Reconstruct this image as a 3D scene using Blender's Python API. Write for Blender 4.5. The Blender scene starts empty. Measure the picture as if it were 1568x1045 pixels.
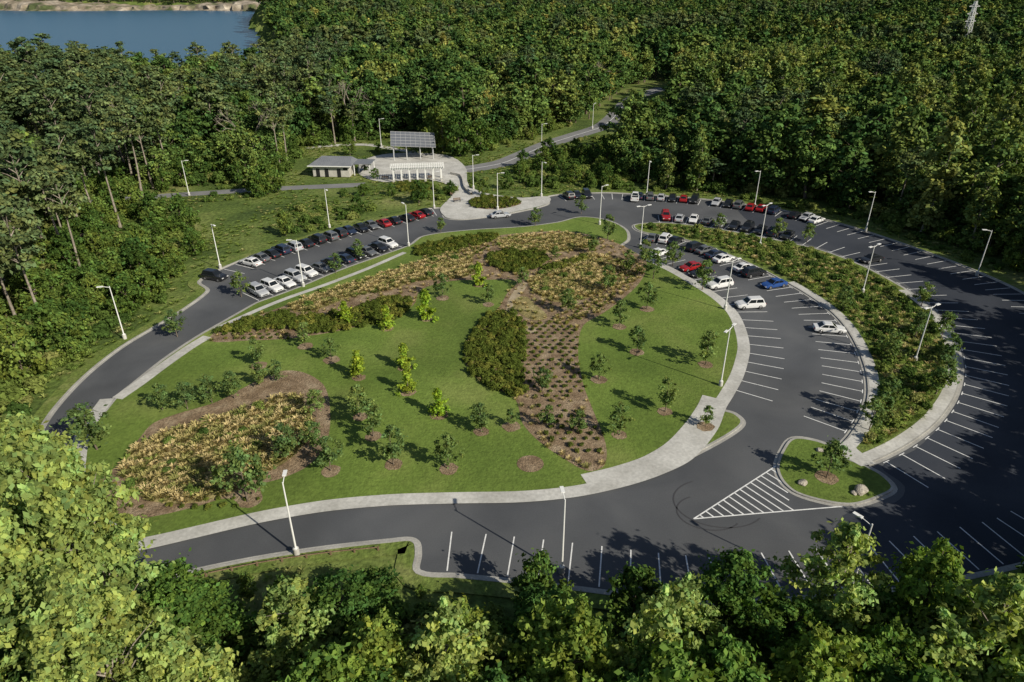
import bpy, bmesh, math, random
import numpy as np
from mathutils import Vector, Matrix
from mathutils.geometry import tessellate_polygon
random.seed(7); rng=np.random.default_rng(7)
scene=bpy.context.scene
scene.view_settings.view_transform='Standard'; scene.view_settings.look='None'
scene.view_settings.exposure=0
COL=scene.collection
H=48.0; TH=math.radians(28); F=1045.0
def G(u,v,z=0.0):
    a=(u-784)/F; b=(v-522.5)/F
    dy=math.cos(TH)-b*math.sin(TH); dz=-math.sin(TH)-b*math.cos(TH)
    t=(z-H)/dz
    return (a*t,dy*t)
def GP(l): return [G(*p) for p in l]
def proj(x,y,z):
    zc=y*math.cos(TH)+(H-z)*math.sin(TH); yc=-(y*math.sin(TH))+(H-z)*math.cos(TH)
    return 784+F*x/zc, 522.5+F*yc/zc
cam=bpy.data.cameras.new('camera'); cam.lens=24.0; cam.sensor_width=36; cam.clip_end=6000; cam.clip_start=.5
co=bpy.data.objects.new('camera',cam); COL.objects.link(co); co.location=(0,0,H); co.rotation_euler=(math.pi/2-TH,0,0); scene.camera=co
SEL=math.radians(33); saz=Vector((0.78,-0.63,0)).normalized()
sd=Vector((saz.x*math.cos(SEL),saz.y*math.cos(SEL),math.sin(SEL)))
su=bpy.data.lights.new('sun','SUN'); su.energy=5.0; su.angle=math.radians(.5); su.color=(1,.93,.78)
so=bpy.data.objects.new('sun',su); COL.objects.link(so); so.rotation_euler=sd.to_track_quat('Z','Y').to_euler(); so.location=(60,-60,120)
w=bpy.data.worlds.new('World'); scene.world=w; w.use_nodes=True
nt=w.node_tree; bg=nt.nodes['Background']; sk=nt.nodes.new('ShaderNodeTexSky'); sk.sky_type='NISHITA'; sk.sun_disc=False
sk.sun_elevation=SEL; sk.sun_rotation=math.atan2(sd.x,sd.y)
nt.links.new(sk.outputs[0],bg.inputs[0]); bg.inputs[1].default_value=.072
def newmat(n):
    m=bpy.data.materials.new(n); m.use_nodes=True; return m,m.node_tree,m.node_tree.nodes['Principled BSDF']
def plain(n,c,r=.6,metal=0,spec=.5):
    m,t,b=newmat(n); b.inputs['Base Color'].default_value=(*c,1); b.inputs['Roughness'].default_value=r; b.inputs['Metallic'].default_value=metal
    b.inputs['Specular IOR Level'].default_value=spec; return m
def noisemat(n,stops,scale=.3,scale2=4,amt2=.35,r=.9,bump=0,bscale=6,dist=0.0,spec=.2,big=None):
    m,t,b=newmat(n); L=t.links; N=t.nodes
    g=N.new('ShaderNodeNewGeometry')
    n1=N.new('ShaderNodeTexNoise'); n1.inputs['Scale'].default_value=scale; n1.inputs['Detail'].default_value=6; n1.inputs['Distortion'].default_value=dist
    L.new(g.outputs['Position'],n1.inputs['Vector'])
    cr=N.new('ShaderNodeValToRGB'); L.new(n1.outputs['Fac'],cr.inputs['Fac'])
    els=cr.color_ramp.elements
    while len(els)<len(stops): els.new(.5)
    for i,(p,c) in enumerate(stops): els[i].position=p; els[i].color=(*c,1)
    n2=N.new('ShaderNodeTexNoise'); n2.inputs['Scale'].default_value=scale2; n2.inputs['Detail'].default_value=4
    L.new(g.outputs['Position'],n2.inputs['Vector'])
    mr=N.new('ShaderNodeMapRange'); mr.inputs['From Min'].default_value=.3; mr.inputs['From Max'].default_value=.7
    mr.inputs['To Min'].default_value=1-amt2; mr.inputs['To Max'].default_value=1+amt2; L.new(n2.outputs['Fac'],mr.inputs['Value'])
    mx=N.new('ShaderNodeVectorMath'); mx.operation='SCALE'; L.new(cr.outputs['Color'],mx.inputs[0]); L.new(mr.outputs[0],mx.inputs['Scale'])
    out=mx.outputs[0]
    if big:
        n4=N.new('ShaderNodeTexNoise'); n4.inputs['Scale'].default_value=big[0]; n4.inputs['Detail'].default_value=3; n4.inputs['Distortion'].default_value=1.2; L.new(g.outputs['Position'],n4.inputs['Vector'])
        m4=N.new('ShaderNodeMapRange'); m4.inputs['From Min'].default_value=.35; m4.inputs['From Max'].default_value=.65; m4.inputs['To Min'].default_value=1-big[1]; m4.inputs['To Max'].default_value=1+big[1]; L.new(n4.outputs['Fac'],m4.inputs['Value'])
        m5=N.new('ShaderNodeVectorMath'); m5.operation='SCALE'; L.new(out,m5.inputs[0]); L.new(m4.outputs[0],m5.inputs['Scale']); out=m5.outputs[0]
    L.new(out,b.inputs['Base Color']); b.inputs['Roughness'].default_value=r; b.inputs['Specular IOR Level'].default_value=spec
    if bump:
        n3=N.new('ShaderNodeTexNoise'); n3.inputs['Scale'].default_value=bscale; n3.inputs['Detail'].default_value=5; L.new(g.outputs['Position'],n3.inputs['Vector'])
        bp=N.new('ShaderNodeBump'); bp.inputs['Strength'].default_value=bump; bp.inputs['Distance'].default_value=.3
        L.new(n3.outputs['Fac'],bp.inputs['Height']); L.new(bp.outputs[0],b.inputs['Normal'])
    return m
M={}
M['lawn']=noisemat('lawn_grass',[(.3,(.10,.155,.028)),(.5,(.13,.188,.036)),(.7,(.185,.225,.058))],.09,2.2,.2,bump=.35,bscale=4,big=(.03,.16))
M['verge']=noisemat('verge_grass',[(.3,(.10,.15,.03)),(.5,(.14,.185,.042)),(.7,(.21,.225,.08))],.25,2.5,.3,bump=.5,bscale=3)
M['ground']=noisemat('meadow_ground',[(.3,(.05,.08,.02)),(.48,(.10,.145,.032)),(.6,(.165,.20,.055)),(.75,(.25,.23,.10))],.06,1.2,.4,bump=.8,bscale=1.5)
M['asphalt']=noisemat('asphalt',[(.3,(.076,.08,.088)),(.5,(.094,.098,.106)),(.7,(.116,.119,.125))],.10,9,.1,r=.85,dist=.6,big=(.035,.16))
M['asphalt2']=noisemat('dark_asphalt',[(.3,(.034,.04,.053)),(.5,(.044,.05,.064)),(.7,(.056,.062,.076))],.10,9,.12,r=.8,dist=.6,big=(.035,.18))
M['path']=noisemat('path_asphalt',[(.3,(.17,.17,.175)),(.7,(.24,.24,.24))],.2,6,.12)
M['concrete']=noisemat('concrete',[(.3,(.41,.40,.37)),(.5,(.49,.48,.45)),(.7,(.56,.55,.52))],.35,3,.14,r=.85,big=(.08,.08))
M['kerb']=noisemat('kerb_concrete',[(.3,(.30,.29,.27)),(.7,(.42,.41,.38))],.5,5,.15,r=.85)
M['paint']=noisemat('road_paint',[(.3,(.62,.62,.62)),(.6,(.8,.8,.79))],1.5,9,.12,r=.7)
M['mulch']=noisemat('mulch',[(.3,(.16,.11,.066)),(.5,(.25,.18,.115)),(.7,(.35,.275,.185))],.5,4,.35,bump=.6,bscale=6)
M['heath']=noisemat('dry_meadow_soil',[(.3,(.16,.14,.055)),(.5,(.28,.235,.10)),(.7,(.38,.33,.16))],.5,4,.35,bump=.6,bscale=5)
M['sand']=noisemat('gravel_path',[(.3,(.30,.24,.15)),(.7,(.42,.35,.25))],.6,5,.2)
M['bark']=noisemat('bark',[(.3,(.10,.075,.055)),(.7,(.20,.165,.13))],2,8,.3)
M['palebark']=noisemat('pale_bark',[(.3,(.18,.15,.12)),(.7,(.34,.30,.25))],2,8,.3)
M['rock']=noisemat('boulder_stone',[(.3,(.25,.22,.18)),(.6,(.45,.41,.35))],2,8,.25,bump=.6)
M['bluff']=noisemat('quarry_rock',[(.38,(.08,.10,.04)),(.5,(.24,.20,.15)),(.7,(.42,.37,.30))],.03,.15,.35,bump=.5,bscale=.2)
M['galv']=plain('galvanised_steel',(.62,.63,.64),.4,.3)
M['white']=plain('white_paint',(.78,.78,.76),.5)
M['roof']=noisemat('metal_roof',[(.3,(.16,.17,.19)),(.7,(.21,.22,.24))],.4,5,.08,r=.45,spec=.5)
M['wall']=noisemat('masonry_wall',[(.3,(.42,.40,.36)),(.7,(.56,.54,.50))],.8,6,.12)
M['dark']=plain('dark_opening',(.02,.02,.022),.4)
M['panel']=plain('solar_glass',(.17,.18,.20),.3,.1)  # pale grey base colour carries a painted-in reflection on the panels
M['panelframe']=plain('panel_frame',(.6,.6,.6),.4,.3)
M['wood']=noisemat('weathered_wood',[(.3,(.14,.09,.055)),(.7,(.24,.17,.11))],2,8,.2)
M['glass']=plain('window_glass',(.012,.015,.018),.08)
M['tyre']=plain('tyre_rubber',(.015,.015,.015),.8)
M['hub']=plain('alloy_wheel',(.35,.35,.36),.35,.7)
M['lamp']=plain('headlight_lens',(.7,.7,.7),.15)
M['tail']=plain('tail_light',(.3,.01,.01),.3)
M['rubbermark']=plain('tyre_mark',(.05,.05,.055),.8)
m,t,b=newmat('lake_water'); b.inputs['Base Color'].default_value=(.04,.115,.20,1); b.inputs['Roughness'].default_value=.3; b.inputs['Specular IOR Level'].default_value=.08
nn=t.nodes.new('ShaderNodeTexNoise'); nn.inputs['Scale'].default_value=.12; nn.inputs['Detail'].default_value=6
gg=t.nodes.new('ShaderNodeNewGeometry'); t.links.new(gg.outputs['Position'],nn.inputs['Vector'])
bb=t.nodes.new('ShaderNodeBump'); bb.inputs['Strength'].default_value=.5; t.links.new(nn.outputs['Fac'],bb.inputs['Height']); t.links.new(bb.outputs[0],b.inputs['Normal'])
M['water']=m
def leafmat(n,stops,trans=.3):
    m,t,b=newmat(n); N=t.nodes; L=t.links; N.remove(b)
    at=N.new('ShaderNodeAttribute'); at.attribute_name='shade'
    oi=N.new('ShaderNodeObjectInfo'); cr=N.new('ShaderNodeValToRGB'); L.new(oi.outputs['Random'],cr.inputs['Fac'])
    els=cr.color_ramp.elements
    while len(els)<len(stops): els.new(.5)
    for i,(p,c) in enumerate(stops): els[i].position=p; els[i].color=(*c,1)
    sc=N.new('ShaderNodeVectorMath'); sc.operation='MULTIPLY'; L.new(cr.outputs['Color'],sc.inputs[0]); L.new(at.outputs['Color'],sc.inputs[1])
    df=N.new('ShaderNodeBsdfDiffuse'); L.new(sc.outputs[0],df.inputs['Color'])
    if trans<=0: L.new(df.outputs[0],N['Material Output'].inputs['Surface']); return m
    tr=N.new('ShaderNodeBsdfTranslucent'); s2=N.new('ShaderNodeVectorMath'); s2.operation='MULTIPLY'; s2.inputs[1].default_value=(1.4,1.5,.6)
    L.new(sc.outputs[0],s2.inputs[0]); L.new(s2.outputs[0],tr.inputs['Color'])
    mx=N.new('ShaderNodeMixShader'); mx.inputs[0].default_value=trans
    L.new(df.outputs[0],mx.inputs[1]); L.new(tr.outputs[0],mx.inputs[2]); L.new(mx.outputs[0],N['Material Output'].inputs['Surface'])
    return m
M['leaf']=leafmat('broadleaf_foliage',[(0,(.05,.10,.03)),(.3,(.08,.145,.038)),(.6,(.12,.185,.046)),(.85,(.165,.22,.055)),(.96,(.22,.255,.065)),(1,(.30,.29,.08))],0)
M['pineleaf']=leafmat('pine_needles',[(0,(.075,.12,.052)),(.5,(.11,.15,.058)),(1,(.15,.185,.07))],0)
M['poplarleaf']=leafmat('poplar_foliage',[(0,(.12,.185,.05)),(.5,(.17,.23,.062)),(1,(.23,.27,.08))],.12)
M['youngleaf']=leafmat('young_tree_foliage',[(0,(.12,.185,.065)),(.5,(.155,.225,.072)),(1,(.195,.26,.08))])
M['brightleaf']=leafmat('bright_foliage',[(0,(.24,.35,.035)),(1,(.31,.39,.05))])
M['foreleaf']=leafmat('woodland_foliage',[(0,(.075,.145,.036)),(.4,(.12,.205,.042)),(.75,(.17,.255,.05)),(1,(.24,.30,.06))])
M['smallleaf']=leafmat('thicket_foliage',[(0,(.06,.11,.026)),(.5,(.10,.165,.036)),(1,(.17,.225,.05))],.2)
M['limeleaf']=leafmat('pale_green_foliage',[(0,(.26,.34,.10)),(1,(.32,.39,.115))])
M['shrubleaf']=leafmat('shrub_foliage',[(0,(.065,.115,.028)),(.5,(.115,.175,.04)),(.85,(.18,.23,.055)),(1,(.26,.27,.09))],.2)
M['hedgeleaf']=leafmat('hedge_foliage',[(0,(.075,.105,.02)),(.6,(.115,.145,.028)),(1,(.19,.19,.04))],.15)
M['gold']=leafmat('ornamental_grass',[(0,(.26,.27,.09)),(.35,(.42,.35,.15)),(1,(.6,.48,.26))],.25)
M['meadow']=leafmat('meadow_grass_blades',[(0,(.13,.205,.045)),(.6,(.22,.28,.065)),(1,(.37,.36,.15))],.25)
def link(o,parent=None):
    COL.objects.link(o)
    if parent: o.parent=parent
    return o
def meshobj(name,verts,faces,mats,mi=None,parent=None,lk=True):
    me=bpy.data.meshes.new(name); me.from_pydata([tuple(v) for v in verts],[],faces)
    for k in mats: me.materials.append(M[k] if isinstance(k,str) else k)
    if mi is not None: me.polygons.foreach_set('material_index',mi)
    me.update(); o=bpy.data.objects.new(name,me)
    if lk: link(o,parent)
    return o
def smooth(pts,n=5,closed=False):
    P=[np.array(p,float) for p in pts]; N=len(P); out=[]
    rngN=N if closed else N-1
    for i in range(rngN):
        if closed: p0,p1,p2,p3=P[i-1],P[i],P[(i+1)%N],P[(i+2)%N]
        else: p0,p1,p2,p3=P[max(i-1,0)],P[i],P[i+1],P[min(i+2,N-1)]
        d=np.linalg.norm(p2-p1); 
        m1=(p2-p0); m2=(p3-p1)
        m1=m1/(np.linalg.norm(m1)+1e-9)*d*.9; m2=m2/(np.linalg.norm(m2)+1e-9)*d*.9
        for k in range(n):
            t=k/n; t2=t*t; t3=t2*t
            out.append((2*t3-3*t2+1)*p1+(t3-2*t2+t)*m1+(-2*t3+3*t2)*p2+(t3-t2)*m2)
    if not closed: out.append(P[-1])
    return np.array(out)
def normals(P,closed):
    if closed: T=np.roll(P,-1,0)-np.roll(P,1,0)
    else: T=np.gradient(P,axis=0)
    T/=np.linalg.norm(T,axis=1)[:,None]+1e-9
    return np.stack([-T[:,1],T[:,0]],1)
def area(P): 
    x,y=P[:,0],P[:,1]; return .5*np.sum(x*np.roll(y,-1)-np.roll(x,-1)*y)
def sheet(name,P,z,mat,parent=None):
    P=np.asarray(P); tr=tessellate_polygon([[Vector((p[0],p[1],0)) for p in P]])
    fs=[]
    for a,b,c in tr:
        cr=(P[b][0]-P[a][0])*(P[c][1]-P[a][1])-(P[b][1]-P[a][1])*(P[c][0]-P[a][0])
        if abs(cr)<1e-9: continue
        fs.append((a,b,c) if cr>0 else (a,c,b))
    return meshobj(name,[(p[0],p[1],z) for p in P],fs,[mat],parent=parent)
def stripmesh(name,P,o1,o2,z,mat,closed=False,parent=None,thick=0):
    P=np.asarray(P); n=normals(P,closed); A=P+n*o1; B=P+n*o2; N=len(P)
    v=[(a[0],a[1],z) for a in A]+[(b_[0],b_[1],z) for b_ in B]; f=[]
    for i in range(N if closed else N-1):
        j=(i+1)%N; f.append((i,j,N+j,N+i))
    if thick:
        v+= [(a[0],a[1],z-thick) for a in A]+[(b_[0],b_[1],z-thick) for b_ in B]
        for i in range(N if closed else N-1):
            j=(i+1)%N; f.append((i,2*N+i,2*N+j,j)); f.append((N+i,N+j,3*N+j,3*N+i))
    return meshobj(name,v,f,[mat],parent=parent)
def pip(poly,P):
    P=np.asarray(P); x,y=P[:,0],P[:,1]; ins=np.zeros(len(P),bool); Q=np.asarray(poly); N=len(Q)
    for i in range(N):
        x1,y1=Q[i]; x2,y2=Q[(i+1)%N]
        if y1==y2: continue
        c=((y1>y)!=(y2>y))&(x<(x2-x1)*(y-y1)/(y2-y1)+x1); ins^=c
    return ins
def dpoly(line,P):
    P=np.asarray(P); L=np.asarray(line); D=np.full(len(P),1e9)
    for i in range(len(L)-1):
        a=L[i]; d=L[i+1]-a; l2=(d@d)+1e-9; t=np.clip(((P-a)@d)/l2,0,1); q=a+t[:,None]*d
        D=np.minimum(D,np.linalg.norm(P-q,axis=1))
    return D
def hexpts(x0,x1,y0,y1,s,j=.4):
    xs=np.arange(x0,x1,s); ys=np.arange(y0,y1,s*.87); X,Y=np.meshgrid(xs,ys); X=X+(np.arange(len(ys))%2)[:,None]*s/2
    P=np.stack([X.ravel(),Y.ravel()],1); return P+rng.uniform(-j,j,P.shape)*s
def inregion(poly,s,j=.4):
    Q=np.asarray(poly); P=hexpts(Q[:,0].min(),Q[:,0].max(),Q[:,1].min(),Q[:,1].max(),s,j); return P[pip(Q,P)]
class MB:
    def __init__(s): s.v=[];s.f=[];s.m=[]
    def add(s,v,f,m): 
        b=len(s.v); s.v+=[tuple(x) for x in v]; s.f+=[tuple(i+b for i in q) for q in f]; s.m+=[m]*len(f)
    def box(s,c,d,m,rot=0):
        x,y,z=[k/2 for k in d]; ca,sa=math.cos(rot),math.sin(rot)
        v=[(c[0]+ca*a-sa*b_,c[1]+sa*a+ca*b_,c[2]+e) for e in(-z,z) for a,b_ in((-x,-y),(x,-y),(x,y),(-x,y))]
        s.add(v,[(3,2,1,0),(4,5,6,7),(0,1,5,4),(1,2,6,5),(2,3,7,6),(3,0,4,7)],m)
    def tube(s,p,q,r1,r2,m,n=6,cap=True):
        p=Vector(p);q=Vector(q);d=(q-p); 
        if d.length<1e-6: return
        d.normalize(); a=d.orthogonal().normalized(); b_=d.cross(a)
        v=[p+(a*math.cos(t)+b_*math.sin(t))*r1 for t in [2*math.pi*i/n for i in range(n)]]+[q+(a*math.cos(t)+b_*math.sin(t))*r2 for t in [2*math.pi*i/n for i in range(n)]]
        f=[(i,(i+1)%n,n+(i+1)%n,n+i) for i in range(n)]
        if cap: f+=[tuple(range(n-1,-1,-1)),tuple(range(n,2*n))]
        s.add(v,f,m)
    def obj(s,name,mats,parent=None,lk=True): return meshobj(name,s.v,s.f,mats,s.m,parent,lk)
def leafgeo(c,nrm,size,asp=1.5):
    n=len(c); nrm=nrm/(np.linalg.norm(nrm,axis=1)[:,None]+1e-9)
    r=rng.normal(size=(n,3)); a=np.cross(nrm,r); a/=np.linalg.norm(a,axis=1)[:,None]+1e-9; b_=np.cross(nrm,a)
    s=size[:,None]; q=.5
    V=np.stack([c-a*s*q*asp, c-b_*s*q+nrm*s*.1, c+a*s*q*asp, c+b_*s*q+nrm*s*.1],1)
    return V.reshape(-1,3)
def foliage_obj(name,mb,V,shade,mats,leafidx,lk=False):
    nq=len(V)//4; nv0=len(mb.v); 
    me=bpy.data.meshes.new(name)
    verts=np.concatenate([np.array(mb.v,float).reshape(-1,3),V]); me.vertices.add(len(verts)); me.vertices.foreach_set('co',verts.ravel())
    loops=[i for f in mb.f for i in f]; cnt=[len(f) for f in mb.f]
    li=np.concatenate([np.array(loops,int),np.arange(nq*4)+nv0]); tot=np.concatenate([np.array(cnt,int),np.full(nq,4)])
    st=np.concatenate([[0],np.cumsum(tot)[:-1]])
    me.loops.add(len(li)); me.loops.foreach_set('vertex_index',li.astype(np.int32))
    me.polygons.add(len(tot)); me.polygons.foreach_set('loop_start',st.astype(np.int32)); me.polygons.foreach_set('loop_total',tot.astype(np.int32))
    me.polygons.foreach_set('material_index',np.concatenate([np.array(mb.m,int),np.full(nq,leafidx)]).astype(np.int32))
    me.update(calc_edges=True)
    at=me.attributes.new('shade','FLOAT_COLOR','FACE'); cc=np.ones((len(tot),4)); cc[len(cnt):,:3]=shade; at.data.foreach_set('color',cc.ravel())
    for k in mats: me.materials.append(M[k])
    o=bpy.data.objects.new(name,me)
    if lk: link(o)
    return o
def env(shape,t):
    if shape=='round': return np.sqrt(np.clip(1-(2*t*.95-.85)**2,0.05,1))
    if shape=='cone': return (1-t)**.75*.95+.08
    if shape=='column': return (1-np.abs(1.7*t-.75)**2.5)*.95+.05
    if shape=='pine': return np.sin(np.pi*(t*.8+.15))**.6
def tree(name,Ht,cb,rad,nl,lpl,ls,shape='round',leaf='leaf',bark='bark',tr=.25,flat=.75,lobe=(.22,.4),limbs=12,feather=.0,zj=0.0):
    mb=MB(); 
    t=rng.uniform(0,1,nl); ang=rng.uniform(0,2*np.pi,nl); e=env(shape,t)
    asym=1+.3*np.sin(ang*2+rng.uniform(0,6))+.2*np.sin(ang*3+rng.uniform(0,6)+t*3)
    lr=rng.uniform(lobe[0],lobe[1],nl)*rad*(.55+.45*e)
    rr=np.maximum(e*rad*asym-lr*.6,0)*rng.uniform(0,1,nl)**.42
    z0=cb*Ht; zz=z0+t*(Ht-z0)-lr*.5+rng.normal(0,1,nl)*zj*Ht
    C=np.stack([rr*np.cos(ang),rr*np.sin(ang),zz],1)
    bend=rng.uniform(-.03,.03,2)*Ht; prev=(0,0,-.3); pr=tr*1.3; K=5; top=Ht*.85
    def tp(z): s=z/top; return (bend[0]*math.sin(s*2),bend[1]*math.sin(s*2.5),z)
    for k in range(1,K+1):
        z=top*k/K; r=tr*(1-.85*k/K); q=tp(z); mb.tube(prev,q,pr,r,0,7,False); prev=q; pr=r
    order=rng.permutation(nl)[:limbs]
    for i in order:
        zb=max(z0*.8,C[i,2]-rr[i]*.8-.3); zb=min(zb,top*.95); p=Vector(tp(zb)); c=Vector(C[i]); mid=(p+c)/2+Vector((0,0,.08*rr[i]))
        mb.tube(p,mid,tr*.35,tr*.22,0,5,False); mb.tube(mid,c,tr*.22,tr*.06,0,4,False)
    n=nl*lpl; idx=np.repeat(np.arange(nl),lpl)
    d=rng.normal(size=(n,3)); d[:,2]=d[:,2]*.9+.2; d/=np.linalg.norm(d,axis=1)[:,None]
    R=lr[idx]*(.35+.8*rng.uniform(0,1,n)**.7)
    if feather: R=lr[idx]*np.abs(rng.normal(0,.75,n))*1.05
    out=C.copy(); out[:,2]=0; out/=np.linalg.norm(out,axis=1)[:,None]+1e-6
    P=C[idx]+d*R[:,None]*np.array([1,1,flat])*rng.uniform(.6,1.4,(nl,3))[idx]
    if feather:
        k=rng.uniform(0,1,n)**2*lr[idx]*feather; P=P+out[idx]*k[:,None]; P[:,2]+=k*rng.uniform(-.6,.7,nl)[idx]
    nr=d*.7+rng.normal(size=(n,3))*.5+np.array([0,0,.4])
    V=leafgeo(P,nr,ls*rng.uniform(.5,1.35,n))
    lb=rng.uniform(.66,1.28,nl)[idx]*rng.uniform(.62,1.38,n)
    hue=rng.uniform(-.12,.12,nl)[idx]+rng.uniform(-.1,.1,n)
    S=np.stack([lb*(1+hue),lb,lb*(1-hue)],1)
    return foliage_obj(name,mb,V,S,[bark,leaf],1)
def shrub(name,rad,ht,nl,lpl,ls,leaf):
    mb=MB(); ang=rng.uniform(0,6.28,nl); r=rad*rng.uniform(0,1,nl)**.6*.75; lr=rad*rng.uniform(.3,.5,nl)
    C=np.stack([r*np.cos(ang),r*np.sin(ang),ht*rng.uniform(.35,.75,nl)*(1-.35*r/rad)],1)
    for i in range(min(nl,5)): mb.tube((0,0,0),C[i],.03,.01,0,4,False)
    n=nl*lpl; idx=np.repeat(np.arange(nl),lpl); d=rng.normal(size=(n,3)); d[:,2]+=.3; d/=np.linalg.norm(d,axis=1)[:,None]
    P=C[idx]+d*(lr[idx]*rng.uniform(.4,1.2,n))[:,None]*np.array([1,1,.8*ht/rad/1.3 if ht<rad*1.3 else 1]); P[:,2]=np.maximum(P[:,2],.03)
    V=leafgeo(P,d+rng.normal(size=(n,3))*.4+np.array([0,0,.4]),ls*rng.uniform(.6,1.3,n)); lb=rng.uniform(.75,1.2,nl)[idx]*rng.uniform(.75,1.25,n)
    return foliage_obj(name,mb,V,np.stack([lb]*3,1),['bark',leaf],1)
def tuft(name,n,ht,sp,leaf,wd=.05):
    mb=MB(); mb.tube((0,0,0),(0,0,.02),.02,.01,0,3)
    a=rng.uniform(0,6.28,n); b0=rng.uniform(0,sp*.5,n); o=rng.uniform(.2,1,n)*sp; h=ht*rng.uniform(.5,1,n)
    base=np.stack([b0*np.cos(a),b0*np.sin(a),np.zeros(n)],1); d=np.stack([np.cos(a),np.sin(a),np.zeros(n)],1); tn=np.stack([-np.sin(a),np.cos(a),np.zeros(n)],1)
    tip=base+d*o[:,None]; tip[:,2]=h*.75; mid=base+d*(o*.4)[:,None]; mid[:,2]=h*.7
    V=np.stack([base,mid-tn*wd,tip,mid+tn*wd],1).reshape(-1,3); lb=rng.uniform(.7,1.3,n)
    return foliage_obj(name,mb,V,np.stack([lb]*3,1),['bark',leaf],1)
def coll(name,objs):
    c=bpy.data.collections.new(name)
    for o in objs: c.objects.link(o)
    return c
def scatter(name,P,scl,idx,c,rz=None,tilt=.04):
    n=len(P); 
    if n==0: return
    me=bpy.data.meshes.new(name); me.vertices.add(n); me.vertices.foreach_set('co',np.asarray(P,float).ravel()); me.update()
    R=np.stack([rng.normal(0,tilt,n),rng.normal(0,tilt,n),rng.uniform(0,6.28,n) if rz is None else rz],1)
    a=me.attributes.new('rot','FLOAT_VECTOR','POINT'); a.data.foreach_set('vector',R.ravel())
    S=np.asarray(scl,float); 
    if S.ndim==1: S=np.stack([S,S,S],1)
    a=me.attributes.new('scl','FLOAT_VECTOR','POINT'); a.data.foreach_set('vector',S.ravel())
    a=me.attributes.new('idx','INT','POINT'); a.data.foreach_set('value',np.asarray(idx,np.int32))
    o=link(bpy.data.objects.new(name,me))
    ng=bpy.data.node_groups.new(name+'_nodes','GeometryNodeTree')
    ng.interface.new_socket('Geometry',in_out='INPUT',socket_type='NodeSocketGeometry'); ng.interface.new_socket('Geometry',in_out='OUTPUT',socket_type='NodeSocketGeometry')
    N=ng.nodes; L=ng.links; gi=N.new('NodeGroupInput'); go=N.new('NodeGroupOutput')
    ci=N.new('GeometryNodeCollectionInfo'); ci.inputs['Collection'].default_value=c; ci.inputs['Separate Children'].default_value=True; ci.inputs['Reset Children'].default_value=True
    ip=N.new('GeometryNodeInstanceOnPoints'); ip.inputs['Pick Instance'].default_value=True
    def na(t,nm): k=N.new('GeometryNodeInputNamedAttribute'); k.data_type=t; k.inputs['Name'].default_value=nm; return k.outputs['Attribute']
    L.new(gi.outputs[0],ip.inputs['Points']); L.new(ci.outputs[0],ip.inputs['Instance'])
    L.new(na('INT','idx'),ip.inputs['Instance Index']); L.new(na('FLOAT_VECTOR','rot'),ip.inputs['Rotation']); L.new(na('FLOAT_VECTOR','scl'),ip.inputs['Scale'])
    L.new(ip.outputs[0],go.inputs[0])
    md=o.modifiers.new('scatter','NODES'); md.node_group=ng
    return o
OUT=smooth(GP([(305,432),(340,412),(400,388),(450,373),(520,353),(600,335),(672,319),(682,334),(705,337),(740,334),(790,326),(838,314),(842,301),(920,296),(975,298),(1050,303),(1130,312),(1200,323),(1260,336),(1320,353),(1400,380),(1480,410),(1568,450),(1650,510),(1720,600),(1740,700),(1700,790),(1620,850),(1560,868),(1460,890),(1400,902),(1300,912),(1200,920),(1100,926),(1000,918),(900,905),(800,893),(700,883),(640,877),(640,850),(638,833),(628,827),(600,829),(500,840),(400,855),(300,875),(230,893),(150,880),(90,830),(55,770),(45,710),(60,665),(80,632),(115,592),(150,560),(190,530),(230,506),(270,482),(305,458),(318,445)]),5,True)
ISL=smooth(GP([(395,464),(380,472),(345,492),(300,518),(250,552),(205,588),(180,608),(160,632),(138,655),(124,685),(118,740),(124,785),(148,815),(190,838),(225,833),(300,816),(400,793),(500,776),(600,766),(700,763),(800,761),(880,753),(950,739),(1000,724),(1030,712),(1090,682),(1125,661),(1137,647),(1124,634),(1100,626),(1108,608),(1124,584),(1134,560),(1139,533),(1134,505),(1122,478),(1098,456),(1065,434),(1030,414),(985,393),(950,381),(962,368),(958,352),(930,338),(890,333),(855,341),(800,348),(720,353),(650,362),(628,376),(590,390),(520,415),(460,440),(420,455)]),5,True)
MED=smooth(GP([(972,345),(1010,342),(1070,347),(1130,357),(1200,371),(1260,385),(1320,408),(1380,440),(1420,468),(1445,495),(1464,530),(1471,570),(1461,610),(1432,650),(1390,682),(1345,705),(1320,712),(1298,706),(1284,690),(1300,668),(1318,640),(1328,605),(1325,570),(1314,538),(1298,508),(1276,482),(1245,458),(1205,434),(1150,406),(1090,381),(1040,366),(995,359),(975,353)]),5,True)
TIP=smooth(GP([(1215,672),(1250,676),(1290,692),(1325,714),(1350,728),(1368,748),(1350,761),(1310,774),(1275,772),(1220,757),(1197,738),(1189,716),(1198,690)]),5,True)
LAKE=np.array([(-105,365),(-190,600),(-330,1000),(-470,1475),(-1350,1475),(-1300,1100),(-700,700),(-420,480),(-300,370)])
def ss(t): t=np.clip(t,0,1); return t*t*(3-2*t)
def zt(x,y):
    x=np.asarray(x,float); y=np.asarray(y,float)
    z=-9*ss((38-y)/20)+ (16+9*np.sin(x/170+1)*np.cos(y/260))*ss((y-420)/600)*(1-.6*((y>1400)&(x<-300)))+20*ss((y-1650)/800)
    l=pip(LAKE,np.stack([x.ravel(),y.ravel()],1)).reshape(x.shape); return np.where(l,-14.,z-.0)
ys=np.concatenate([np.arange(-120,38,8),np.arange(38,300,20),np.arange(300,1600,22),np.arange(1600,4001,200)]); xs=np.concatenate([np.arange(-3000,-1400,200),np.arange(-1400,1401,22),np.arange(1600,3001,200)])
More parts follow.
